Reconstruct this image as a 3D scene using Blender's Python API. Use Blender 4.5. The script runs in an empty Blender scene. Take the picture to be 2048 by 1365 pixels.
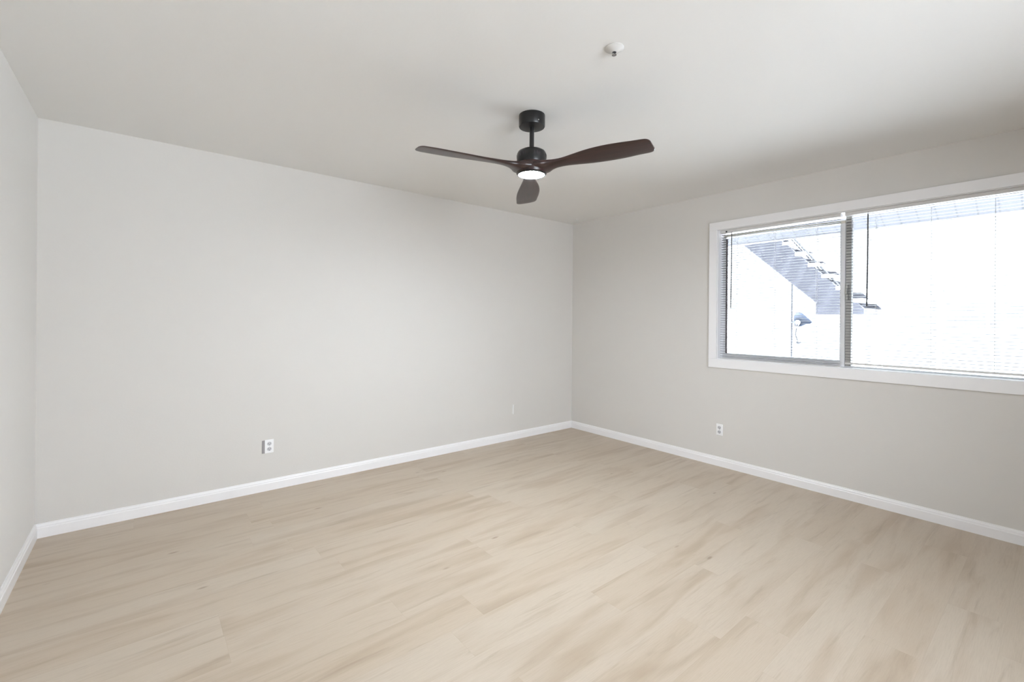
import bpy, bmesh, math, random
from mathutils import Vector, Matrix

# ------------------------------------------------------------------ camera
sc = bpy.context.scene
F_PX, YAW, SY, ROLL = 903.6126, 0.6811, 638.874, 0.0086
CAM = Vector((-3.9866, -3.7673, 1.295))
cd = bpy.data.cameras.new('camera')
cd.sensor_width = 36.0
cd.lens = F_PX / 2048 * 36.0
cd.shift_y = -(682.5 - SY) / 2048
cd.clip_start = 0.02
cam = bpy.data.objects.new('camera', cd)
sc.collection.objects.link(cam)
Fw = Vector((math.sin(YAW), math.cos(YAW), 0)); Rt = Vector((math.cos(YAW), -math.sin(YAW), 0)); Up = Vector((0, 0, 1))
R2 = Rt * math.cos(ROLL) + Up * math.sin(ROLL)
U2 = Up * math.cos(ROLL) - Rt * math.sin(ROLL)
M = Matrix(((R2.x, U2.x, -Fw.x, CAM.x), (R2.y, U2.y, -Fw.y, CAM.y), (R2.z, U2.z, -Fw.z, CAM.z), (0, 0, 0, 1)))
cam.matrix_world = M
sc.camera = cam

# ------------------------------------------------------------------ sky, sun, fill lamp, exposure
w = bpy.data.worlds.new('sky'); sc.world = w; w.use_nodes = True
bg = w.node_tree.nodes['Background']
bg.inputs['Color'].default_value = (0.80, 0.88, 1.0, 1)
bg.inputs['Strength'].default_value = 3.9
sd = bpy.data.lights.new('sun', 'SUN'); sd.energy = 86.0; sd.angle = math.radians(0.6); sd.color = (0.85, 0.935, 1.0)
sun = bpy.data.objects.new('sun', sd); sc.collection.objects.link(sun)
sun.rotation_euler = Vector((0.05, 0.36, -0.93)).to_track_quat('-Z', 'Y').to_euler()
# added fill lamp in the made-up window of the wall behind the camera
fd = bpy.data.lights.new('front_fill_light', 'AREA'); fd.shape = 'RECTANGLE'; fd.size = 2.0; fd.size_y = 1.35
fd.energy = 132.0; fd.color = (0.90, 0.94, 1.0)
fl = bpy.data.objects.new('front_fill_light', fd); sc.collection.objects.link(fl)
fl.location = (-2.75, -5.97, 1.45); fl.rotation_euler = (math.radians(90), 0, 0)   # faces +Y into the room
vs = sc.view_settings
vs.view_transform = 'Standard'; vs.look = 'None'; vs.exposure = 0.22; vs.gamma = 1.0; vs.use_curve_mapping = False
sc.cycles.use_denoising = True
sc.cycles.max_bounces = 12; sc.cycles.diffuse_bounces = 8; sc.cycles.transparent_max_bounces = 16
sc.cycles.caustics_reflective = False; sc.cycles.caustics_refractive = False

random.seed(4)
H = 2.44          # ceiling height
XL = -4.48        # left wall
YF = -5.85        # wall behind the camera
T = 0.14          # wall thickness

# ------------------------------------------------------------------ materials
def new_mat(name):
    m = bpy.data.materials.new(name); m.use_nodes = True
    nt = m.node_tree; b = nt.nodes['Principled BSDF']
    return m, nt, b

def srgb(r, g, b):
    f = lambda c: (c / 255 / 12.92) if c <= 10 else ((c / 255 + 0.055) / 1.055) ** 2.4
    return (f(r), f(g), f(b), 1)

def plain(name, col, rough=0.5, metal=0.0, spec=0.5, bump=None, coat=0.0):
    m, nt, b = new_mat(name)
    b.inputs['Base Color'].default_value = col
    b.inputs['Roughness'].default_value = rough
    b.inputs['Metallic'].default_value = metal
    b.inputs['Specular IOR Level'].default_value = spec
    b.inputs['Coat Weight'].default_value = coat
    if bump:
        sc_, st = bump
        tc = nt.nodes.new('ShaderNodeTexCoord')
        n = nt.nodes.new('ShaderNodeTexNoise'); n.inputs['Scale'].default_value = sc_; n.inputs['Detail'].default_value = 4
        bp = nt.nodes.new('ShaderNodeBump'); bp.inputs['Strength'].default_value = st; bp.inputs['Distance'].default_value = 0.004
        nt.links.new(tc.outputs['Object'], n.inputs['Vector'])
        nt.links.new(n.outputs['Fac'], bp.inputs['Height']); nt.links.new(bp.outputs['Normal'], b.inputs['Normal'])
    return m

GREIGE = plain('greige_wall_paint', srgb(212, 209, 205), 0.62, spec=0.35, bump=(90, 0.10))
WHITEWALL = plain('white_wall_paint', srgb(228, 227, 225), 0.6, spec=0.3, bump=(45, 0.16))
CEIL = plain('ceiling_paint', srgb(231, 230, 228), 0.85, spec=0.2, bump=(70, 0.08))
TRIM = plain('white_trim_enamel', srgb(238, 237, 238), 0.35)
PVC = plain('white_vinyl', srgb(246, 246, 248), 0.4)
CREAM = plain('cream_sash_vinyl', srgb(232, 227, 216), 0.45)
ALU = plain('grey_aluminium', srgb(176, 174, 170), 0.4, metal=0.35)
GASKET = plain('dark_gasket', srgb(95, 82, 84), 0.7)
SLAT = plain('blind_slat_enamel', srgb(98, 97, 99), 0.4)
RAIL = plain('blind_rail_enamel', srgb(214, 212, 210), 0.4)
CORD = plain('blind_cord', srgb(232, 231, 230), 0.8)
WAND = plain('smoked_wand_plastic', srgb(70, 69, 71), 0.25)
BLACK = plain('black_fan_metal', srgb(17, 17, 18), 0.30, spec=0.5)
DARKSLOT = plain('dark_slot', srgb(60, 60, 62), 0.7)
PLATE = plain('outlet_plastic', srgb(240, 240, 241), 0.3)
STRIPGREY = plain('grey_side_strip', srgb(150, 146, 148), 0.6)
RECEPT = plain('receptacle_plastic', srgb(196, 196, 200), 0.35)
CHROME = plain('sprinkler_chrome', srgb(205, 205, 205), 0.2, metal=0.9)
STUCCO = plain('pale_stucco', srgb(132, 132, 131), 0.9, bump=(30, 0.4))
CONCRETE = plain('pale_concrete', srgb(220, 220, 222), 0.9, bump=(12, 0.4))
STAIRPAINT = plain('lavender_grey_stair_paint', srgb(69, 69, 77), 0.7)
TREADC = plain('white_stair_tread', srgb(240, 239, 238), 0.8)
STEEL = plain('grey_railing_steel', srgb(42, 42, 46), 0.5)
DISH = plain('blue_grey_dish_metal', srgb(66, 74, 90), 0.5)
ROOFM = plain('grey_roof_shingle', srgb(120, 116, 112), 0.95)
WINDARK = plain('grey_far_window_glass', srgb(120, 122, 126), 0.2)

def soffit_material():
    m, nt, b = new_mat('boarded_soffit_paint')
    tc = nt.nodes.new('ShaderNodeTexCoord'); sp = nt.nodes.new('ShaderNodeSeparateXYZ')
    nt.links.new(tc.outputs['Object'], sp.inputs[0])
    mo = nt.nodes.new('ShaderNodeMath'); mo.operation = 'MULTIPLY'; mo.inputs[1].default_value = 1 / 0.105
    fr = nt.nodes.new('ShaderNodeMath'); fr.operation = 'FRACT'
    lt = nt.nodes.new('ShaderNodeMath'); lt.operation = 'LESS_THAN'; lt.inputs[1].default_value = 0.09
    nt.links.new(sp.outputs['Y'], mo.inputs[0]); nt.links.new(mo.outputs[0], fr.inputs[0]); nt.links.new(fr.outputs[0], lt.inputs[0])
    mx = nt.nodes.new('ShaderNodeMix'); mx.data_type = 'RGBA'
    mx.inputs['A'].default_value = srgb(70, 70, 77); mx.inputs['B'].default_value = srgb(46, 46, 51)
    nt.links.new(lt.outputs[0], mx.inputs['Factor']); nt.links.new(mx.outputs['Result'], b.inputs['Base Color'])
    b.inputs['Roughness'].default_value = 0.7
    return m
SOFFIT = soffit_material()

def glass_material():
    m = bpy.data.materials.new('window_glass'); m.use_nodes = True
    nt = m.node_tree; nt.nodes.clear()
    o = nt.nodes.new('ShaderNodeOutputMaterial'); t = nt.nodes.new('ShaderNodeBsdfTransparent'); g = nt.nodes.new('ShaderNodeBsdfGlossy')
    g.inputs['Roughness'].default_value = 0.02; t.inputs['Color'].default_value = (0.95, 0.96, 0.96, 1)
    fz = nt.nodes.new('ShaderNodeFresnel'); fz.inputs['IOR'].default_value = 1.45
    mx = nt.nodes.new('ShaderNodeMixShader')
    nt.links.new(fz.outputs[0], mx.inputs[0]); nt.links.new(t.outputs[0], mx.inputs[1]); nt.links.new(g.outputs[0], mx.inputs[2])
    nt.links.new(mx.outputs[0], o.inputs[0])
    return m
GLASS = glass_material()

def lens_material():
    m, nt, b = new_mat('lit_lamp_lens')
    b.inputs['Base Color'].default_value = (0.9, 0.9, 0.9, 1)
    b.inputs['Emission Color'].default_value = (0.86, 0.93, 1.0, 1)
    b.inputs['Emission Strength'].default_value = 600.0
    return m
LENS = lens_material()

def walnut_material():
    m, nt, b = new_mat('dark_walnut')
    tc = nt.nodes.new('ShaderNodeTexCoord'); mp = nt.nodes.new('ShaderNodeMapping')
    mp.inputs['Scale'].default_value = (3, 45, 20)
    n = nt.nodes.new('ShaderNodeTexNoise'); n.inputs['Scale'].default_value = 1.6; n.inputs['Detail'].default_value = 5
    r = nt.nodes.new('ShaderNodeValToRGB')
    r.color_ramp.elements[0].position = 0.3; r.color_ramp.elements[0].color = srgb(30, 17, 16)
    r.color_ramp.elements[1].position = 0.75; r.color_ramp.elements[1].color = srgb(62, 36, 32)
    nt.links.new(tc.outputs['Object'], mp.inputs['Vector']); nt.links.new(mp.outputs[0], n.inputs['Vector'])
    nt.links.new(n.outputs['Fac'], r.inputs[0]); nt.links.new(r.outputs[0], b.inputs['Base Color'])
    b.inputs['Roughness'].default_value = 0.30; b.inputs['Specular IOR Level'].default_value = 0.65
    return m
WALNUT = walnut_material()

def floor_material():
    m, nt, b = new_mat('light_oak_planks')
    N, L = nt.nodes.new, nt.links.new
    def math_(op, a, bb=None, c=None):
        n = N('ShaderNodeMath'); n.operation = op
        for i, v in enumerate((a, bb, c)):
            if v is None: continue
            if isinstance(v, (int, float)): n.inputs[i].default_value = v
            else: L(v, n.inputs[i])
        return n.outputs[0]
    def comb(x, y, z=0.0):
        n = N('ShaderNodeCombineXYZ')
        for i, v in enumerate((x, y, z)):
            if isinstance(v, (int, float)): n.inputs[i].default_value = v
            else: L(v, n.inputs[i])
        return n.outputs[0]
    def noise(vec, scale, detail, rough=0.5, dist=0.0):
        n = N('ShaderNodeTexNoise'); n.inputs['Scale'].default_value = scale; n.inputs['Detail'].default_value = detail
        n.inputs['Roughness'].default_value = rough; n.inputs['Distortion'].default_value = dist
        L(vec, n.inputs['Vector']); return n.outputs['Fac']
    def white(vec):
        n = N('ShaderNodeTexWhiteNoise'); n.noise_dimensions = '3D'; L(vec, n.inputs['Vector']); return n.outputs['Value']
    def ramp(v, a, bb):
        n = N('ShaderNodeMapRange'); n.interpolation_type = 'SMOOTHSTEP'
        n.inputs['From Min'].default_value = a; n.inputs['From Max'].default_value = bb
        L(v, n.inputs['Value']); return n.outputs['Result']
    def mix(f, a, bb, mode='MIX'):
        n = N('ShaderNodeMix'); n.data_type = 'RGBA'; n.blend_type = mode
        for s, v in (('Factor', f), ('A', a), ('B', bb)):
            if isinstance(v, (int, float)): n.inputs[s].default_value = v
            elif isinstance(v, tuple): n.inputs[s].default_value = v
            else: L(v, n.inputs[s])
        return n.outputs['Result']
    tc = N('ShaderNodeTexCoord'); sp = N('ShaderNodeSeparateXYZ'); L(tc.outputs['Object'], sp.inputs[0])
    X, Y = sp.outputs['X'], sp.outputs['Y']
    PW, PL = 0.18, 1.22
    yr = math_('DIVIDE', Y, PW); row = math_('FLOOR', yr); fy = math_('FRACT', yr)
    off = math_('MULTIPLY', white(comb(row, 7.3)), PL)
    xr = math_('DIVIDE', math_('ADD', X, off), PL); col = math_('FLOOR', xr); fx = math_('FRACT', xr)
    rnd = white(comb(row, col, 3.1)); rnd2 = white(comb(row, col, 9.7))
    sx = math_('ADD', X, math_('MULTIPLY', rnd, 37.0)); sy = math_('ADD', Y, math_('MULTIPLY', rnd2, 19.0))
    broad = noise(comb(math_('MULTIPLY', sx, 1.3), math_('MULTIPLY', sy, 9.0)), 1.0, 2.0, 0.5, 0.6)
    streak = noise(comb(math_('MULTIPLY', sx, 2.2), math_('MULTIPLY', sy, 26.0)), 1.0, 4.0, 0.6, 0.8)
    fine = noise(comb(math_('MULTIPLY', sx, 14.0), math_('MULTIPLY', sy, 260.0)), 1.0, 3.0)
    base = mix(rnd, srgb(186, 171, 153), srgb(191, 178, 162))
    c1 = mix(math_('MULTIPLY', ramp(broad, 0.44, 0.78), 0.62), base, srgb(158, 138, 116))
    c2 = mix(math_('MULTIPLY', ramp(streak, 0.52, 0.80), 0.42), c1, srgb(144, 126, 106))
    c3 = mix(math_('MULTIPLY', ramp(fine, 0.35, 0.75), 0.16), c2, srgb(150, 134, 116))
    vo = N('ShaderNodeTexVoronoi'); vo.inputs['Scale'].default_value = 1.0; vo.inputs['Randomness'].default_value = 1.0
    L(comb(math_('MULTIPLY', sx, 1.7), math_('MULTIPLY', sy, 5.0)), vo.inputs['Vector'])
    knot = math_('SUBTRACT', 1.0, ramp(vo.outputs['Distance'], 0.012, 0.060))
    c4 = mix(math_('MULTIPLY', knot, 0.55), c3, srgb(122, 98, 76))
    ex = math_('MULTIPLY', math_('MINIMUM', fx, math_('SUBTRACT', 1.0, fx)), PL)
    ey = math_('MULTIPLY', math_('MINIMUM', fy, math_('SUBTRACT', 1.0, fy)), PW)
    edge = math_('SUBTRACT', 1.0, ramp(math_('MINIMUM', ex, ey), 0.0004, 0.0018))
    c5 = mix(math_('MULTIPLY', edge, 0.10), c4, srgb(140, 120, 98))
    L(c5, b.inputs['Base Color'])
    b.inputs['Roughness'].default_value = 0.40; b.inputs['Specular IOR Level'].default_value = 0.4
    bp = N('ShaderNodeBump'); bp.inputs['Strength'].default_value = 0.12; bp.inputs['Distance'].default_value = 0.002
    L(math_('SUBTRACT', fine, math_('MULTIPLY', edge, 0.4)), bp.inputs['Height']); L(bp.outputs['Normal'], b.inputs['Normal'])
    return m
OAK = floor_material()

# ------------------------------------------------------------------ helpers
COL = sc.collection
def add_box(bm, x0, x1, y0, y1, z0, z1, bev=0.0):
    x0, x1 = min(x0, x1), max(x0, x1); y0, y1 = min(y0, y1), max(y0, y1); z0, z1 = min(z0, z1), max(z0, z1)
    v = [bm.verts.new(p) for p in ((x0, y0, z0), (x1, y0, z0), (x1, y1, z0), (x0, y1, z0), (x0, y0, z1), (x1, y0, z1), (x1, y1, z1), (x0, y1, z1))]
    fs = [bm.faces.new([v[i] for i in q]) for q in ((0, 3, 2, 1), (4, 5, 6, 7), (0, 1, 5, 4), (1, 2, 6, 5), (2, 3, 7, 6), (3, 0, 4, 7))]
    if bev:
        es = set(e for f in fs for e in f.edges)
        bmesh.ops.bevel(bm, geom=list(es), offset=bev, segments=2, affect='EDGES', profile=0.5)
    return v
def add_lathe(bm, prof, c=(0, 0), seg=48):
    rings = []
    for r, z in prof:
        if r < 1e-6: rings.append([bm.verts.new((c[0], c[1], z))])
        else: rings.append([bm.verts.new((c[0] + r * math.cos(2 * math.pi * k / seg), c[1] + r * math.sin(2 * math.pi * k / seg), z)) for k in range(seg)])
    for a, b in zip(rings, rings[1:]):
        for k in range(seg):
            l = (k + 1) % seg
            if len(a) == 1 and len(b) == 1: continue
            if len(a) == 1: bm.faces.new((a[0], b[k], b[l]))
            elif len(b) == 1: bm.faces.new((a[k], b[0], a[l]))
            else: bm.faces.new((a[k], b[k], b[l], a[l]))
def add_tube(bm, pts, r, seg=8):
    pts = [Vector(p) for p in pts]; rings = []
    for i, p in enumerate(pts):
        d = (pts[min(i + 1, len(pts) - 1)] - pts[max(i - 1, 0)]).normalized()
        u = d.cross(Vector((0, 0, 1)) if abs(d.z) < 0.9 else Vector((1, 0, 0))).normalized(); v = d.cross(u)
        rr = r[i] if isinstance(r, (list, tuple)) else r
        rings.append([bm.verts.new(p + (u * math.cos(2 * math.pi * k / seg) + v * math.sin(2 * math.pi * k / seg)) * rr) for k in range(seg)])
    for a, b in zip(rings, rings[1:]):
        for k in range(seg): bm.faces.new((a[k], a[(k + 1) % seg], b[(k + 1) % seg], b[k]))
    bm.faces.new(rings[0][::-1]); bm.faces.new(rings[-1])
def add_prism(bm, poly, axis, a, b):
    """poly: 2-D outline; extruded along axis ('x' -> (y,z) outline, 'y' -> (x,z), 'z' -> (x,y))"""
    def P(p, t): return {'x': (t, p[0], p[1]), 'y': (p[0], t, p[1]), 'z': (p[0], p[1], t)}[axis]
    A = [bm.verts.new(P(p, a)) for p in poly]; B = [bm.verts.new(P(p, b)) for p in poly]
    n = len(poly)
    for k in range(n): bm.faces.new((A[k], A[(k + 1) % n], B[(k + 1) % n], B[k]))
    bm.faces.new(A[::-1]); bm.faces.new(B)
def obj(name, bm, mat, parent=None, smooth=False, loc=None):
    bmesh.ops.recalc_face_normals(bm, faces=bm.faces[:])
    if loc is not None: bmesh.ops.translate(bm, verts=bm.verts[:], vec=-Vector(loc))
    me = bpy.data.meshes.new(name); bm.to_mesh(me); bm.free()
    me.materials.append(mat)
    if smooth:
        for p in me.polygons: p.use_smooth = True
    o = bpy.data.objects.new(name, me); COL.objects.link(o)
    if loc is not None: o.location = loc
    if parent is not None:
        o.parent = parent
        if loc is None: o.location = (0, 0, 0)
        o.matrix_parent_inverse = Matrix.Translation(-parent_world(parent))
    return o
def parent_world(p):
    v = Vector((0, 0, 0))
    while p is not None:
        v = v + Vector(p.location) + (p.matrix_parent_inverse.translation if p.parent is not None else Vector((0, 0, 0))); p = p.parent
    return v
def smooth_angle(o, deg=35):
    for p in o.data.polygons: p.use_smooth = True
    o.data.set_sharp_from_angle(angle=math.radians(deg))
    return o
def empty(name, loc):
    o = bpy.data.objects.new(name, None); o.location = loc; o.empty_display_size = 0.1; COL.objects.link(o); return o
def thing(o, label, cat, group=None):
    o['label'] = label; o['category'] = cat
    if group: o['group'] = group
    return o
def struct(o, label=None, cat=None):
    o['kind'] = 'structure'
    if label: o['label'] = label
    if cat: o['category'] = cat
    return o
def B(): return bmesh.new()

# ------------------------------------------------------------------ room shell
WY0, WY1, WZ0, WZ1 = -3.645, -1.775, 0.955, 2.108      # window opening in the right wall
FX0, FX1, FZ0, FZ1 = -3.75, -1.75, 0.82, 2.10         # added window opening in the wall behind the camera

bm = B(); add_box(bm, XL - T, T, YF - T, T, -0.12, 0.0)
struct(obj('floor', bm, OAK), 'light oak plank floor with pale grain', 'floor')
bm = B(); add_box(bm, XL - T, T, YF - T, T, H, H + 0.12)
struct(obj('ceiling', bm, CEIL), 'smooth white painted ceiling', 'ceiling')
bm = B(); add_box(bm, XL - T, T, 0, T, 0, H)
struct(obj('wall_back', bm, GREIGE), 'long greige wall with no window', 'wall')
bm = B(); add_box(bm, XL - T, XL, YF - T, 0, 0, H)
struct(obj('wall_left', bm, WHITEWALL), 'white wall at the left edge', 'wall')
bm = B()
for q in ((YF - T, WY0, 0, H), (WY1, 0, 0, H), (WY0, WY1, 0, WZ0), (WY0, WY1, WZ1, H)): add_box(bm, 0, T, *q)
struct(obj('wall_right', bm, GREIGE), 'greige wall with the wide window', 'wall')
bm = B()
for x0, x1, z0, z1 in ((XL, FX0, 0, H), (FX1, 0, 0, H), (FX0, FX1, 0, FZ0), (FX0, FX1, FZ1, H)): add_box(bm, x0, x1, YF - T, YF, z0, z1)
struct(obj('wall_front', bm, GREIGE), 'greige wall facing the long blank wall', 'wall')

BH = 0.0815
PROF = [(0, 0), (0.014, 0), (0.014, 0.055), (0.011, 0.060), (0.011, 0.068), (0.007, 0.076), (0.006, BH), (0, BH)]
bm = B(); add_prism(bm, [(-d, z) for d, z in PROF], 'x', XL, 0)
struct(obj('baseboard_back', bm, TRIM), 'white baseboard under the long blank wall', 'baseboard')
bm = B(); add_prism(bm, [(-d, z) for d, z in PROF], 'y', YF, 0)
struct(obj('baseboard_right', bm, TRIM), 'white baseboard under the window wall', 'baseboard')
bm = B(); add_prism(bm, [(XL + d, z) for d, z in PROF], 'y', YF, 0)
struct(obj('baseboard_left', bm, TRIM), 'white baseboard along the left wall', 'baseboard')
bm = B(); add_prism(bm, [(YF + d, z) for d, z in PROF], 'x', XL, 0)
struct(obj('baseboard_front', bm, TRIM), 'white baseboard on the wall facing the long blank wall', 'baseboard')

# ------------------------------------------------------------------ the wide window
W1 = struct(empty('window_1', (0, (WY0 + WY1) / 2, WZ0)), 'wide white sliding window with mini blinds', 'window')
CW = 0.072
def ring(bm, y0, y1, z0, z1, wd, x0, x1, bev=0.0, wb=None):
    wb = wb or wd
    add_box(bm, x0, x1, y0, y1, z1 - wd, z1, bev); add_box(bm, x0, x1, y0, y1, z0, z0 + wb, bev)
    add_box(bm, x0, x1, y0, y0 + wd, z0 + wb, z1 - wd, bev); add_box(bm, x0, x1, y1 - wd, y1, z0 + wb, z1 - wd, bev)
bm = B(); ring(bm, WY0 - CW, WY1 + CW, WZ0 - CW - 0.006, WZ1 + CW, CW, -0.016, 0.0, 0.0025, CW + 0.006)
obj('casing', bm, TRIM, W1)
bm = B()
add_box(bm, 0.0, 0.125, WY1 - 0.006, WY1, WZ0, WZ1); add_box(bm, 0.0, 0.125, WY0, WY0 + 0.006, WZ0, WZ1); add_box(bm, 0.0, 0.125, WY0, WY1, WZ1 - 0.004, WZ1)
obj('jamb', bm, TRIM, W1)
bm = B(); add_box(bm, -0.004, 0.125, WY0, WY1, WZ0 - 0.012, WZ0 + 0.004, 0.002)
obj('window_sill', bm, PVC, W1)
bm = B(); ring(bm, WY0 + 0.006, WY1 - 0.006, WZ0 + 0.004, WZ1 - 0.004, 0.022, 0.088, 0.125, 0.0, 0.008)
obj('window_frame', bm, PVC, W1)
MY = -2.725                                             # grey meeting stile
bm = B(); add_box(bm, 0.078, 0.118, MY - 0.022, MY + 0.014, WZ0 + 0.012, WZ1 - 0.026)
obj('meeting_stile', bm, ALU, W1)['label'] = 'grey meeting stile'
bm = B(); add_box(bm, 0.064, 0.079, MY - 0.006, MY + 0.012, 1.462, 1.575, 0.002); add_box(bm, 0.052, 0.066, MY - 0.002, MY + 0.010, 1.50, 1.545, 0.003)
obj('sash_latch', bm, ALU, W1)['label'] = 'grey latch'
SY0, SY1 = MY + 0.014, WY1 - 0.028
sash = empty('sliding_sash', (0.07, SY1, WZ0)); sash.parent = W1; sash.matrix_parent_inverse = Matrix.Translation(-Vector(W1.location))
bm = B()
add_box(bm, 0.062, 0.086, SY1 - 0.018, SY1, WZ0 + 0.006, 2.046)
obj('sash_stile', bm, PVC, sash)
bm = B(); add_box(bm, 0.062, 0.086, SY0, SY0 + 0.030, WZ0 + 0.006, 2.034); obj('sash_stile', bm, PVC, sash)
bm = B(); add_box(bm, 0.063, 0.085, SY0 + 0.030, SY1 - 0.018, WZ0 + 0.006, WZ0 + 0.052); obj('sash_bottom_rail', bm, PVC, sash)
bm = B(); add_prism(bm, [(SY1, 2.046), (SY1, 2.068), (SY0, 2.056), (SY0, 2.034)], 'x', 0.060, 0.087)
obj('sash_top_rail', bm, CREAM, sash)['label'] = 'cream top rail'
bm = B(); add_box(bm, 0.062, 0.075, SY1 - 0.028, SY1 - 0.018, WZ0 + 0.052, 2.034)
obj('gasket', bm, GASKET, sash)['label'] = 'dark rubber gasket'
bm = B(); add_box(bm, 0.073, 0.076, SY0 + 0.030, SY1 - 0.018, WZ0 + 0.052, 2.036)
obj('pane', bm, GLASS, sash)
bm = B(); add_box(bm, 0.105, 0.108, WY0 + 0.028, MY - 0.022, WZ0 + 0.012, WZ1 - 0.026)
obj('pane', bm, GLASS, W1)

# made-up window behind the camera, out of view; holds the fill lamp
W2 = struct(empty('added_window', ((FX0 + FX1) / 2, YF, FZ0)), 'added unseen white window for the fill lamp, facing the long blank wall', 'window')
bm = B()
for x0, x1, z0, z1 in ((FX0 - CW, FX1 + CW, FZ1, FZ1 + CW), (FX0 - CW, FX1 + CW, FZ0 - CW, FZ0), (FX0 - CW, FX0, FZ0, FZ1), (FX1, FX1 + CW, FZ0, FZ1)): add_box(bm, x0, x1, YF, YF + 0.016, z0, z1)
obj('casing', bm, TRIM, W2)  # casing of the added window
bm = B()
for x0, x1, z0, z1 in ((FX0, FX1, FZ1 - 0.03, FZ1), (FX0, FX1, FZ0, FZ0 + 0.03), (FX0, FX0 + 0.03, FZ0 + .03, FZ1 - .03), (FX1 - 0.03, FX1, FZ0 + .03, FZ1 - .03), ((FX0 + FX1) / 2 - 0.02, (FX0 + FX1) / 2 + 0.02, FZ0 + .03, FZ1 - .03)): add_box(bm, x0, x1, YF - 0.09, YF - 0.05, z0, z1)
obj('window_frame', bm, PVC, W2)  # frame of the added window
bm = B(); add_box(bm, FX0 + 0.03, (FX0 + FX1) / 2 - 0.02, YF - 0.072, YF - 0.068, FZ0 + 0.03, FZ1 - 0.03); add_box(bm, (FX0 + FX1) / 2 + 0.02, FX1 - 0.03, YF - 0.072, YF - 0.068, FZ0 + 0.03, FZ1 - 0.03)
obj('pane', bm, GLASS, W2)  # pane of the added window

# ------------------------------------------------------------------ mini blinds
def slat(bm, y0, y1, z, tilt, xc=0.040, wd=0.025, th=0.0009, dz0=0.0, dz1=0.0):
    top, bot = [], []
    for i in range(6):
        s = i / 5 - 0.5
        x = s * wd; zz = 0.0022 * (1 - 4 * s * s)
        X = xc + x * math.cos(tilt) - zz * math.sin(tilt); Z = z + x * math.sin(tilt) + zz * math.cos(tilt)
        top.append((X, Z)); bot.append((X, Z - th))
    out = top + bot[::-1]
    A = [bm.verts.new((x, y0, zz + dz0)) for x, zz in out]; C = [bm.verts.new((x, y1, zz + dz1)) for x, zz in out]
    n = len(out)
    for k in range(n): bm.faces.new((A[k], A[(k + 1) % n], C[(k + 1) % n], C[k]))
    bm.faces.new(A[::-1]); bm.faces.new(C)
def make_blind(y0, y1, zb, cords, wand_y, label):
    """y0 < y1; zb = underside of the bottom rail"""
    t = thing(empty('mini_blind', (0.040, (y0 + y1) / 2, zb)), label, 'window blind', 'mini blinds in the wide window')
    ztop = 2.1035
    bm = B(); add_box(bm, 0.022, 0.056, y0, y1, 2.080, ztop, 0.0015)
    hr = obj('headrail', bm, RAIL, t)
    for ya, yb in ((y1, y1 + 0.003), (y0 - 0.003, y0)):
        bm = B(); add_box(bm, 0.024, 0.056, ya, yb, 2.078, ztop); obj('end_cap', bm, PLATE, hr)
    bm = B(); add_box(bm, 0.0275, 0.0525, y0, y1, zb, zb + 0.013, 0.002)
    obj('bottom_rail', bm, RAIL, t)
    pitch = 0.0212; z = zb + 0.013 + pitch * 0.8
    bm = B()
    while z < 2.072:
        slat(bm, y0 + 0.002, y1 - 0.002, z, math.radians(random.uniform(-1.0, 1.0) - 2.0), dz0=random.uniform(-.0006, .0006), dz1=random.uniform(-.0006, .0006)); z += pitch
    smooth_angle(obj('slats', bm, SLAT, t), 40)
    for cy in cords:
        bm = B()
        for cx in (0.0268, 0.0532): add_tube(bm, [(cx, cy, zb + 0.008), (cx, cy, 2.082)], 0.0007, 5)
        zz = zb + 0.013 + pitch * 0.8 - 0.002
        while zz < 2.072:
            add_tube(bm, [(0.0268, cy, zz), (0.0532, cy, zz)], 0.0004, 4); zz += pitch
        obj('ladder_cord', bm, CORD, t)
    bm = B(); add_tube(bm, [(0.012, wand_y, 2.068), (0.0115, wand_y, 1.75), (0.010, wand_y + 0.003, 1.408)], [0.0042, 0.0042, 0.0048], 6)
    wd = obj('tilt_wand', bm, WAND, t)
    bm = B(); add_tube(bm, [(0.024, wand_y, 2.083), (0.015, wand_y, 2.084), (0.012, wand_y, 2.078), (0.012, wand_y, 2.066)], 0.0016, 6)
    obj('hook', bm, WAND, wd)
    return t
b1 = make_blind(-2.690, -1.788, 0.952, (-1.925, -2.235, -2.535), -1.893, 'white mini blind over the sliding left half of the window, nearer the room corner')
b2 = make_blind(-3.632, -2.722, 0.984, (-2.90, -3.19, -3.48), -2.858, 'white mini blind over the fixed half of the window, cut off by the right edge')
bm = B(); add_box(bm, 0.018, 0.0225, -1.848, -1.836, 2.083, 2.096); obj('cord_lock', bm, DARKSLOT, b1)['label'] = 'dark cord lock'

# ------------------------------------------------------------------ ceiling fan
HX, HY = -2.309, -1.860
fan = thing(empty('ceiling_fan', (HX, HY, H)), 'black and walnut three-blade ceiling fan with its round light switched on', 'ceiling fan')
bm = B(); add_lathe(bm, [(0, H), (0.073, H), (0.0735, H - 0.004), (0.0735, H - 0.060), (0.071, H - 0.065), (0.014, H - 0.067), (0, H - 0.067)], (HX, HY), 64)
can = smooth_angle(obj('canopy', bm, BLACK, fan))
bm = B(); add_lathe(bm, [(0, -0.002), (0.0036, -0.001), (0.004, 0.001), (0, 0.0015)], (0, 0), 12)
bmesh.ops.transform(bm, matrix=Matrix.Translation((HX - 0.015, HY - 0.0725, H - 0.050)) @ Matrix.Rotation(math.radians(90), 4, 'X'), verts=bm.verts[:])
obj('screw', bm, CHROME, can, True)['label'] = 'bright screw head'
bm = B(); add_tube(bm, [(HX, HY, H - 0.066), (HX, HY, 2.245)], 0.0128, 24)
smooth_angle(obj('downrod', bm, BLACK, fan), 50)
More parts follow.
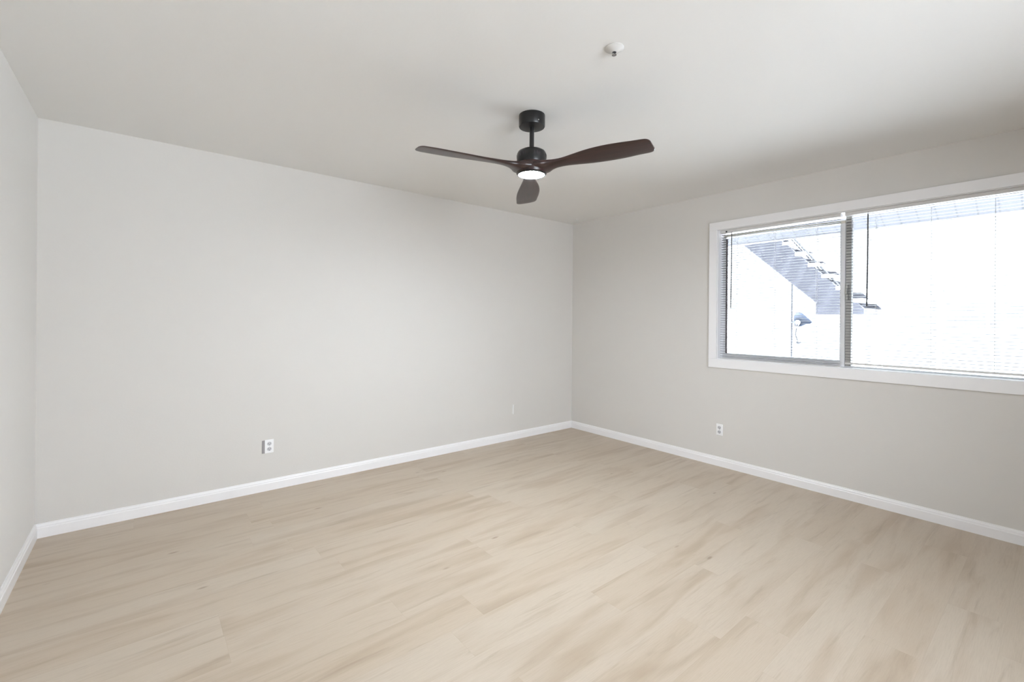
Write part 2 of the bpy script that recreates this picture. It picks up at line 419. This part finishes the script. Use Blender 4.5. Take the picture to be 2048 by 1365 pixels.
bm = B(); add_lathe(bm, [(0, 2.256), (0.020, 2.256), (0.0215, 2.250), (0.030, 2.248), (0.060, 2.243), (0.076, 2.234), (0.082, 2.222), (0.083, 2.205), (0.083, 2.172), (0.081, 2.166), (0, 2.166)], (HX, HY), 64)
mot = smooth_angle(obj('motor_housing', bm, BLACK, fan), 40)
GLOSSVENT = plain('vent_metal', srgb(96, 90, 96), 0.25, metal=0.7)
for a in [math.radians(d) for d in range(0, 360, 10) if (d // 30) % 2 == 0]:
    bm = B(); add_box(bm, -0.0012, 0.0008, -0.0022, 0.0022, -0.009, 0.009)
    bmesh.ops.transform(bm, matrix=Matrix.Translation((HX + 0.0832 * math.cos(a), HY + 0.0832 * math.sin(a), 2.208)) @ Matrix.Rotation(a, 4, 'Z') @ Matrix.Rotation(math.radians(14), 4, 'X'), verts=bm.verts[:])
    obj('vent_slot', bm, GLOSSVENT, mot)
bm = B(); add_lathe(bm, [(0, 2.167), (0.084, 2.167), (0.088, 2.163), (0.089, 2.150), (0.088, 2.128), (0.0845, 2.113), (0.079, 2.111), (0, 2.111)], (HX, HY), 64)
hub = smooth_angle(obj('hub', bm, WALNUT, fan), 40)
for a in (51 + 60, 51 + 180, 51 + 300):
    bm = B(); a = math.radians(a); add_box(bm, 0.0885, 0.0895, -0.0006, 0.0006, 2.130, 2.164)
    bmesh.ops.transform(bm, matrix=Matrix.Translation((HX, HY, 0)) @ Matrix.Rotation(a, 4, 'Z'), verts=bm.verts[:])
    obj('seam', bm, BLACK, hub)
bm = B(); add_lathe(bm, [(0.0725, 2.114), (0.0805, 2.114), (0.080, 2.106), (0.077, 2.104), (0.0735, 2.104), (0.0725, 2.106)], (HX, HY), 64)
smooth_angle(obj('light_ring', bm, BLACK, fan), 40)
bm = B(); add_lathe(bm, [(0, 2.112), (0.0725, 2.112), (0.0725, 2.108), (0.066, 2.1065), (0.045, 2.1055), (0, 2.105)], (HX, HY), 64)
smooth_angle(obj('light_lens', bm, LENS, fan), 40)['label'] = 'glowing white light lens'

# stations: radius, raised-edge offset (clockwise side), lowered-edge offset, thickness, mid height, pitch in degrees
ST = [(0.050, 0.078, 0.078, 0.050, 2.139, 0), (0.085, 0.068, 0.070, 0.046, 2.140, 2), (0.115, 0.047, 0.052, 0.037, 2.143, 5), (0.150, 0.034, 0.043, 0.029, 2.145, 8),
      (0.200, 0.032, 0.044, 0.023, 2.146, 11), (0.270, 0.046, 0.055, 0.019, 2.145, 12), (0.350, 0.063, 0.068, 0.016, 2.143, 12),
      (0.440, 0.073, 0.078, 0.014, 2.141, 11), (0.530, 0.072, 0.081, 0.0125, 2.139, 10), (0.600, 0.066, 0.079, 0.011, 2.138, 9),
      (0.642, 0.063, 0.078, 0.010, 2.137, 9), (0.664, 0.059, 0.075, 0.009, 2.137, 9), (0.677, 0.050, 0.064, 0.0075, 2.137, 9), (0.684, 0.034, 0.046, 0.005, 2.137, 9)]
def interp(st, n):
    out = []
    def cr(p0, p1, p2, p3, t): return 0.5 * (2 * p1 + (p2 - p0) * t + (2 * p0 - 5 * p1 + 4 * p2 - p3) * t * t + (3 * p1 - p0 - 3 * p2 + p3) * t ** 3)
    for i in range(len(st) - 1):
        p = [st[max(i - 1, 0)], st[i], st[i + 1], st[min(i + 2, len(st) - 1)]]
        for k in range(n): out.append(tuple(cr(p[0][j], p[1][j], p[2][j], p[3][j], k / n) for j in range(6)))
    out.append(st[-1]); return out
def blade_mesh():
    bm = B(); rings = []
    for r, e1, e2, th, z, pit in interp(ST, 3):
        ring_ = []; n = 20; wd = (e1 + e2) / 2; c = (e2 - e1) / 2; pr = math.radians(pit)
        for k in range(n):
            a = 2 * math.pi * k / n
            ca, sa = math.cos(a), math.sin(a)
            s = math.copysign(abs(ca) ** 0.75, ca) * wd + c      # + = lowered (counter-clockwise) side
            h = math.copysign(abs(sa) ** 0.8, sa) * th / 2
            ring_.append(bm.verts.new((r + 0.005 * (s / 0.075) * min(1, max(0, (r - 0.5) / 0.12)), s * math.cos(pr) + h * math.sin(pr), z - 2.14 - s * math.sin(pr) + h * math.cos(pr))))
        rings.append(ring_)
    for A, C in zip(rings, rings[1:]):
        for k in range(20): bm.faces.new((A[k], A[(k + 1) % 20], C[(k + 1) % 20], C[k]))
    bm.faces.new(rings[0][::-1]); bm.faces.new(rings[-1])
    bmesh.ops.recalc_face_normals(bm, faces=bm.faces[:])
    return bm
bm = blade_mesh(); me = bpy.data.meshes.new('blade'); bm.to_mesh(me); bm.free(); me.materials.append(WALNUT)
for p in me.polygons: p.use_smooth = True
me.set_sharp_from_angle(angle=math.radians(50))
for a, lift in ((51, -1.4), (171, -0.9), (291, 1.8)):     # the blades sit slightly out of level
    o = bpy.data.objects.new('blade', me); COL.objects.link(o); o.parent = fan
    o.location = (0, 0, 2.14 - H); o.rotation_euler = (0, -math.radians(lift), math.radians(a)); o.scale = (0.97, 1, 1)

# ------------------------------------------------------------------ fire sprinkler and ceiling hook
SX, SYY = -2.464, -2.556
SPRWHITE = plain('toned_down_white_escutcheon', srgb(205, 203, 200), 0.5)  # white darkened evenly to offset the strong window light on the cone
sp = thing(empty('fire_sprinkler', (SX, SYY, H)), 'small white fire sprinkler with cone escutcheon on the ceiling near the fan', 'sprinkler')
bm = B(); add_lathe(bm, [(0, H), (0.039, H), (0.040, H - 0.003), (0.036, H - 0.006), (0.026, H - 0.011), (0.016, H - 0.016), (0.012, H - 0.0185), (0, H - 0.0185)], (SX, SYY), 40)
smooth_angle(obj('escutcheon', bm, SPRWHITE, sp), 40)
bm = B(); add_lathe(bm, [(0, H - 0.018), (0.0085, H - 0.018), (0.0085, H - 0.0205), (0.005, H - 0.0215), (0, H - 0.0215)], (SX, SYY), 20)
obj('sprinkler_body', bm, DARKSLOT, sp)['label'] = 'dark recessed throat'
bm = B()
for s_ in (-1, 1): add_tube(bm, [(SX + s_ * 0.0065, SYY, H - 0.020), (SX + s_ * 0.0085, SYY, H - 0.024), (SX + s_ * 0.004, SYY, H - 0.0295)], 0.0016, 8)
add_tube(bm, [(SX, SYY, H - 0.020), (SX, SYY, H - 0.0295)], 0.0018, 8)
obj('yoke', bm, CHROME, sp, True)
bm = B(); add_lathe(bm, [(0, H - 0.029), (0.0095, H - 0.0293), (0.010, H - 0.0305), (0, H - 0.031)], (SX, SYY), 24)
obj('deflector', bm, CHROME, sp)
hk = B(); add_lathe(hk, [(0, H), (0.008, H), (0.007, H - 0.003), (0, H - 0.003)], (-0.20, -0.24), 16)
add_tube(hk, [(-0.20, -0.24, H - 0.002), (-0.20, -0.24, H - 0.012), (-0.196, -0.244, H - 0.019), (-0.192, -0.248, H - 0.021), (-0.188, -0.252, H - 0.018), (-0.187, -0.253, H - 0.013)], 0.0025, 8)
thing(obj('ceiling_hook', hk, PLATE, None, True, (-0.20, -0.24, H)), 'tiny white hook on the ceiling by the far room corner', 'hook')

# ------------------------------------------------------------------ outlets
def outlet(u, z, wall, label, pw=0.032, with_strip=False):
    """built facing -Y about the origin, then turned onto its wall"""
    t = thing(empty('wall_outlet', (0, 0, 0)), label, 'electrical outlet', 'duplex outlets low on the walls')
    parts = []
    bm = B(); add_box(bm, -pw, pw, -0.0065, 0.0, -0.050, 0.050, 0.002); parts.append((obj('cover_plate', bm, PLATE), t))
    for s in (-1, 1):
        bm = B(); add_lathe(bm, [(0, -0.0016), (0.0152, -0.0012), (0.0155, 0.0012), (0, 0.0016)], (0, 0), 28)
        bmesh.ops.transform(bm, matrix=Matrix.Translation((0, -0.0075, s * 0.0195)) @ Matrix.Rotation(math.radians(90), 4, 'X') @ Matrix.Diagonal((1, 0.92, 1, 1)), verts=bm.verts[:])
        r = obj('receptacle', bm, RECEPT); parts.append((r, t))
        bm = B(); add_box(bm, -0.0072, -0.0048, -0.0098, -0.0090, s * 0.0195 - 0.002, s * 0.0195 + 0.007); add_box(bm, 0.0048, 0.0072, -0.0098, -0.0090, s * 0.0195 - 0.001, s * 0.0195 + 0.006)
        add_lathe(bm, [(0, -0.0001), (0.0026, 0), (0, 0.0001)], (0, 0), 10)
        bmesh.ops.transform(bm, matrix=Matrix.Translation((0, -0.0094, s * 0.0195 - 0.0075)) @ Matrix.Rotation(math.radians(90), 4, 'X'), verts=bm.verts[-12:])
        parts.append((obj('socket_slots', bm, DARKSLOT), r))
    bm = B(); add_lathe(bm, [(0, -0.0008), (0.003, 0), (0, 0.0006)], (0, 0), 12)
    bmesh.ops.transform(bm, matrix=Matrix.Translation((0, -0.007, 0)) @ Matrix.Rotation(math.radians(90), 4, 'X'), verts=bm.verts[:])
    parts.append((obj('screw', bm, CHROME), t))
    if with_strip:
        bm = B(); add_box(bm, -pw - 0.017, -pw + 0.001, -0.0045, 0.0, -0.049, 0.047, 0.001)  # narrow grey strip along the left side of the plate
        o = obj('side_strip', bm, STRIPGREY); o['label'] = 'grey strip left of the plate'; parts.append((o, t))
    for o, p in parts: o.parent = p
    if wall == 'back': t.location = (u, 0, z)
    else: t.location = (0, u, z); t.rotation_euler = (0, 0, math.radians(-90))
    return t
outlet(-3.263, 0.329, 'back', 'white duplex outlet low on the long blank wall, grey strip on its left', 0.030, True)
outlet(-1.807, 0.3245, 'right', 'white duplex outlet low on the wall under the window', 0.029)
pl = thing(empty('blank_cover_plate', (-0.885, 0, 0.323)), 'wall-coloured cover plate with one bright white edge low beside the room corner', 'cover plate')
bm = B(); add_box(bm, -0.908, -0.862, -0.005, 0.0, 0.273, 0.373, 0.001); obj('plate', bm, GREIGE, pl)
bm = B(); add_box(bm, -0.915, -0.904, -0.0062, 0.0, 0.272, 0.374, 0.001); obj('edge_strip', bm, PLATE, pl)['label'] = 'white edge'

# ------------------------------------------------------------------ outside
GZ = -0.45
bm = B(); add_box(bm, T, 16, -22, 20, GZ - 0.2, GZ)
struct(obj('ground', bm, CONCRETE), 'pale sunlit concrete yard outside the window', 'ground')
# roof mass over the room and its sloping boarded eave
bm = B(); add_box(bm, XL - T, T, YF - T, T, H + 0.12, 3.1)
struct(obj('trim_1', bm, ROOFM), 'roof mass above the room', 'roof')
EX = 0.62
eave = struct(empty('trim_2', (T, -2.4, 2.2)), 'white boarded eave outside the window', 'eave')
bm = B(); add_prism(bm, [(T, 2.30), (EX, 2.062), (EX, 2.085), (T, 2.325)], 'y', -8.0, 4.5); obj('soffit', bm, SOFFIT, eave)
bm = B(); add_box(bm, EX, EX + 0.02, -8.0, 4.5, 2.052, 2.20); obj('fascia', bm, TREADC, eave)
bm = B(); add_prism(bm, [(T, 2.335), (EX + 0.02, 2.205), (EX + 0.02, 2.22), (T, 2.62)], 'y', -8.0, 4.5); obj('roof_edge', bm, ROOFM, eave)

# house across the yard
FXX = 9.0
house = thing(empty('house', (FXX, -2, GZ)), 'pale sunlit house across the yard seen through the blinds', 'house')
bm = B(); add_box(bm, FXX, FXX + 3, -16, 14, GZ, 5.4); obj('wall', bm, STUCCO, house)
def hwin(y0, y1, z0, z1):
    bm = B(); add_box(bm, FXX - 0.05, FXX, y0 - 0.08, y1 + 0.08, z0 - 0.08, z1 + 0.08); f = obj('window', bm, TREADC, house)
    bm = B(); add_box(bm, FXX - 0.06, FXX - 0.05, y0, (y0 + y1) / 2 - .03, z0, z1); add_box(bm, FXX - 0.06, FXX - 0.05, (y0 + y1) / 2 + .03, y1, z0, z1); obj('pane', bm, WINDARK, f)
def on(px, py, X):
    a = px - 1024; b = py - SY
    u = a * math.cos(ROLL) + b * math.sin(ROLL); v = -a * math.sin(ROLL) + b * math.cos(ROLL)
    d = Fw + Rt * (u / F_PX) - Up * (v / F_PX)
    p = CAM + d * ((X - CAM.x) / d.x); return p.y, p.z
HW = ((-0.55, 0.12, 1.36, 1.62), (-3.35, -2.15, 1.2, 1.75), (-3.3, -2.1, -0.2, 0.12))
for q in HW: hwin(*q)
for y in (-0.95, -2.05):
    bm = B(); add_box(bm, FXX - 0.09, FXX, y - 0.035, y + 0.035, GZ, 5.3); obj('downspout', bm, TREADC, house)

# outdoor staircase between the two buildings: falls from left to right as seen from the room
SXX = 3.2
stair = thing(empty('outdoor_staircase', (SXX, -1.2, GZ)), 'lavender-grey outdoor staircase descending beyond the left half of the window', 'staircase')
WDT = 1.0
# outline of the near stringer, measured through the window
lo0, lo1 = on(1492, 495, SXX), on(1632, 606, SXX)
hi0, hi1 = on(1574, 491, SXX), on(1688, 585, SXX)
sl = (lo1[1] - lo0[1]) / (lo1[0] - lo0[0]); sh = (hi1[1] - hi0[1]) / (hi1[0] - hi0[0])
yA, yB, yC, zC = 0.20, lo1[0], on(1728, 620, SXX)[0], 1.395
zlo = lambda y: lo1[1] + sl * (y - lo1[0])
zhi = lambda y: hi1[1] + sh * (y - hi1[0])
side = [(yA, zlo(yA)), (yB, zlo(yB)), (yB, zC), (yC, zC), (yC, zhi(yC)), (yA, zhi(yA))]
bm = B(); add_prism(bm, side, 'x', SXX, SXX + 0.06); obj('stringer', bm, STAIRPAINT, stair)
bm = B(); add_prism(bm, side, 'x', SXX + WDT - 0.06, SXX + WDT); obj('stringer', bm, STAIRPAINT, stair)
bm = B(); add_prism(bm, [(yA, zlo(yA) + 0.01), (yB, zlo(yB) + 0.01), (yB, zlo(yB) + 0.09), (yA, zlo(yA) + 0.09)], 'x', SXX + 0.06, SXX + WDT - 0.06); obj('underside_slab', bm, STAIRPAINT, stair)
bm = B(); add_box(bm, SXX + 0.06, SXX + WDT - 0.06, yC, yB, zC, zC + 0.08); obj('landing', bm, STAIRPAINT, stair)
n = 14
for i in range(n):
    y = yC + (yA - yC) * (i + 0.5) / n
    bm = B(); add_box(bm, SXX - 0.02, SXX + WDT, y - 0.075, y + 0.06, zhi(y) + 0.004, zhi(y) + 0.05, 0.004); obj('tread', bm, TREADC, stair)
h0, h1 = on(1596, 487, SXX), on(1676, 571, SXX); hs = (h1[1] - h0[1]) / (h1[0] - h0[0]); zr = lambda y: h1[1] + hs * (y - h1[0])
yD = on(1684, 580, SXX)[0]; yU = -0.2
bm = B(); add_tube(bm, [(SXX + 0.03, yU, zr(yU)), (SXX + 0.03, yD, zr(yD))], 0.014, 8); rl = obj('handrail', bm, STEEL, stair)
bm = B(); add_tube(bm, [(SXX + 0.03, yU, zr(yU) - 0.055), (SXX + 0.03, yD, zr(yD) - 0.055)], 0.008, 8); obj('lower_rail', bm, STEEL, rl)
for i in range(6):
    y = yD + 0.03 + (yU - yD - 0.06) * i / 5
    bm = B(); add_tube(bm, [(SXX + 0.03, y, zhi(y)), (SXX + 0.03, y, zr(y))], 0.007, 8); obj('baluster', bm, STEEL, rl)
for y in (yC + 0.06,):
    for x in (SXX + 0.05, SXX + WDT - 0.05):
        bm = B(); add_box(bm, x - 0.05, x + 0.05, y - 0.05, y + 0.05, GZ, zC); obj('post', bm, TREADC, stair)
zu = zhi(yA)
bm = B(); add_box(bm, SXX, SXX + WDT, yA, yA + 1.2, zu - 0.2, zu); obj('upper_landing', bm, STAIRPAINT, stair)
for x in (SXX + 0.05, SXX + WDT - 0.05):
    bm = B(); add_box(bm, x - 0.05, x + 0.05, yA + 1.1, yA + 1.2, GZ, zu - 0.2); obj('post', bm, TREADC, stair)

# satellite dish on a thin pole
DX = 3.0
py_, _ = on(1577, 640, DX); _, pz1 = on(1577, 567, DX)
cy_, cz_ = on(1604, 640, DX)
dish = thing(empty('satellite_dish', (DX, py_, GZ)), 'small blue-grey dish with a dangling cable on a thin pole outside', 'satellite dish')
bm = B(); add_tube(bm, [(DX + 0.12, py_, GZ), (DX + 0.12, py_, pz1)], 0.011, 10); obj('pole', bm, STEEL, dish)
# reflector: shallow bowl, longer toward its right tip
bm = B(); nr, ns = 6, 36; rings = []
outline = []
for px, py in ((1588, 632), (1592, 626), (1599, 624), (1606, 628), (1614, 635), (1621, 641), (1625, 645), (1620, 648), (1612, 649), (1603, 653), (1596, 655), (1590, 653), (1587.5, 646), (1587, 638)):
    outline.append(on(px, py, DX))
cc = (sum(p[0] for p in outline) / len(outline), sum(p[1] for p in outline) / len(outline))
front, back = [], []
for k in range(nr + 1):
    s = k / nr
    front.append([bm.verts.new((DX + 0.07 * (1 - s * s), cc[0] + (p[0] - cc[0]) * s, cc[1] + (p[1] - cc[1]) * s)) for p in outline] if k else [bm.verts.new((DX + 0.07, *cc))])
    back.append([bm.verts.new((DX + 0.012 + 0.07 * (1 - s * s), cc[0] + (p[0] - cc[0]) * s, cc[1] + (p[1] - cc[1]) * s)) for p in outline] if k else [bm.verts.new((DX + 0.082, *cc))])
no = len(outline)
for S in (front, back):
    for A, C in zip(S, S[1:]):
        for k in range(no):
            l = (k + 1) % no
            if len(A) == 1: bm.faces.new((A[0], C[k], C[l]))
            else: bm.faces.new((A[k], C[k], C[l], A[l]))
for k in range(no): bm.faces.new((front[-1][k], back[-1][k], back[-1][(k + 1) % no], front[-1][(k + 1) % no]))
smooth_angle(obj('reflector', bm, DISH, dish), 50)
my_, mz_ = on(1595, 645, DX); vy_, vz_ = on(1593, 657, DX)
bm = B(); add_lathe(bm, [(0, -0.03), (0.022, -0.03), (0.028, -0.02), (0.028, 0.02), (0, 0.02)], (0, 0), 20)
bmesh.ops.transform(bm, matrix=Matrix.Translation((DX + 0.01, my_, mz_)) @ Matrix.Rotation(math.radians(90), 4, 'Y'), verts=bm.verts[:])
smooth_angle(obj('feed_horn', bm, TREADC, dish), 40)
bm = B(); add_tube(bm, [(DX + 0.11, py_, mz_), (DX + 0.03, my_, mz_)], 0.012, 8); obj('mount_arm', bm, STEEL, dish)
bm = B(); add_tube(bm, [(DX, my_ + 0.018, mz_ - 0.02), (DX, vy_, vz_), (DX, my_ - 0.022, mz_ - 0.02)], 0.006, 6); obj('bracket', bm, TREADC, dish)
ey_, ez_ = on(1597, 686, DX); ky, kz = on(1591, 670, DX)
bm = B(); add_tube(bm, [(DX, vy_, vz_), (DX, ky, kz), (DX, (ky + ey_) / 2, (kz + ez_) / 2 - .005), (DX, ey_, ez_ + 0.02)], 0.008, 6); cb = obj('cable', bm, STEEL, dish)
bm = B(); bmesh.ops.create_icosphere(bm, subdivisions=2, radius=0.030); bmesh.ops.translate(bm, verts=bm.verts[:], vec=(DX, ey_, ez_)); obj('plug', bm, STEEL, cb, True)
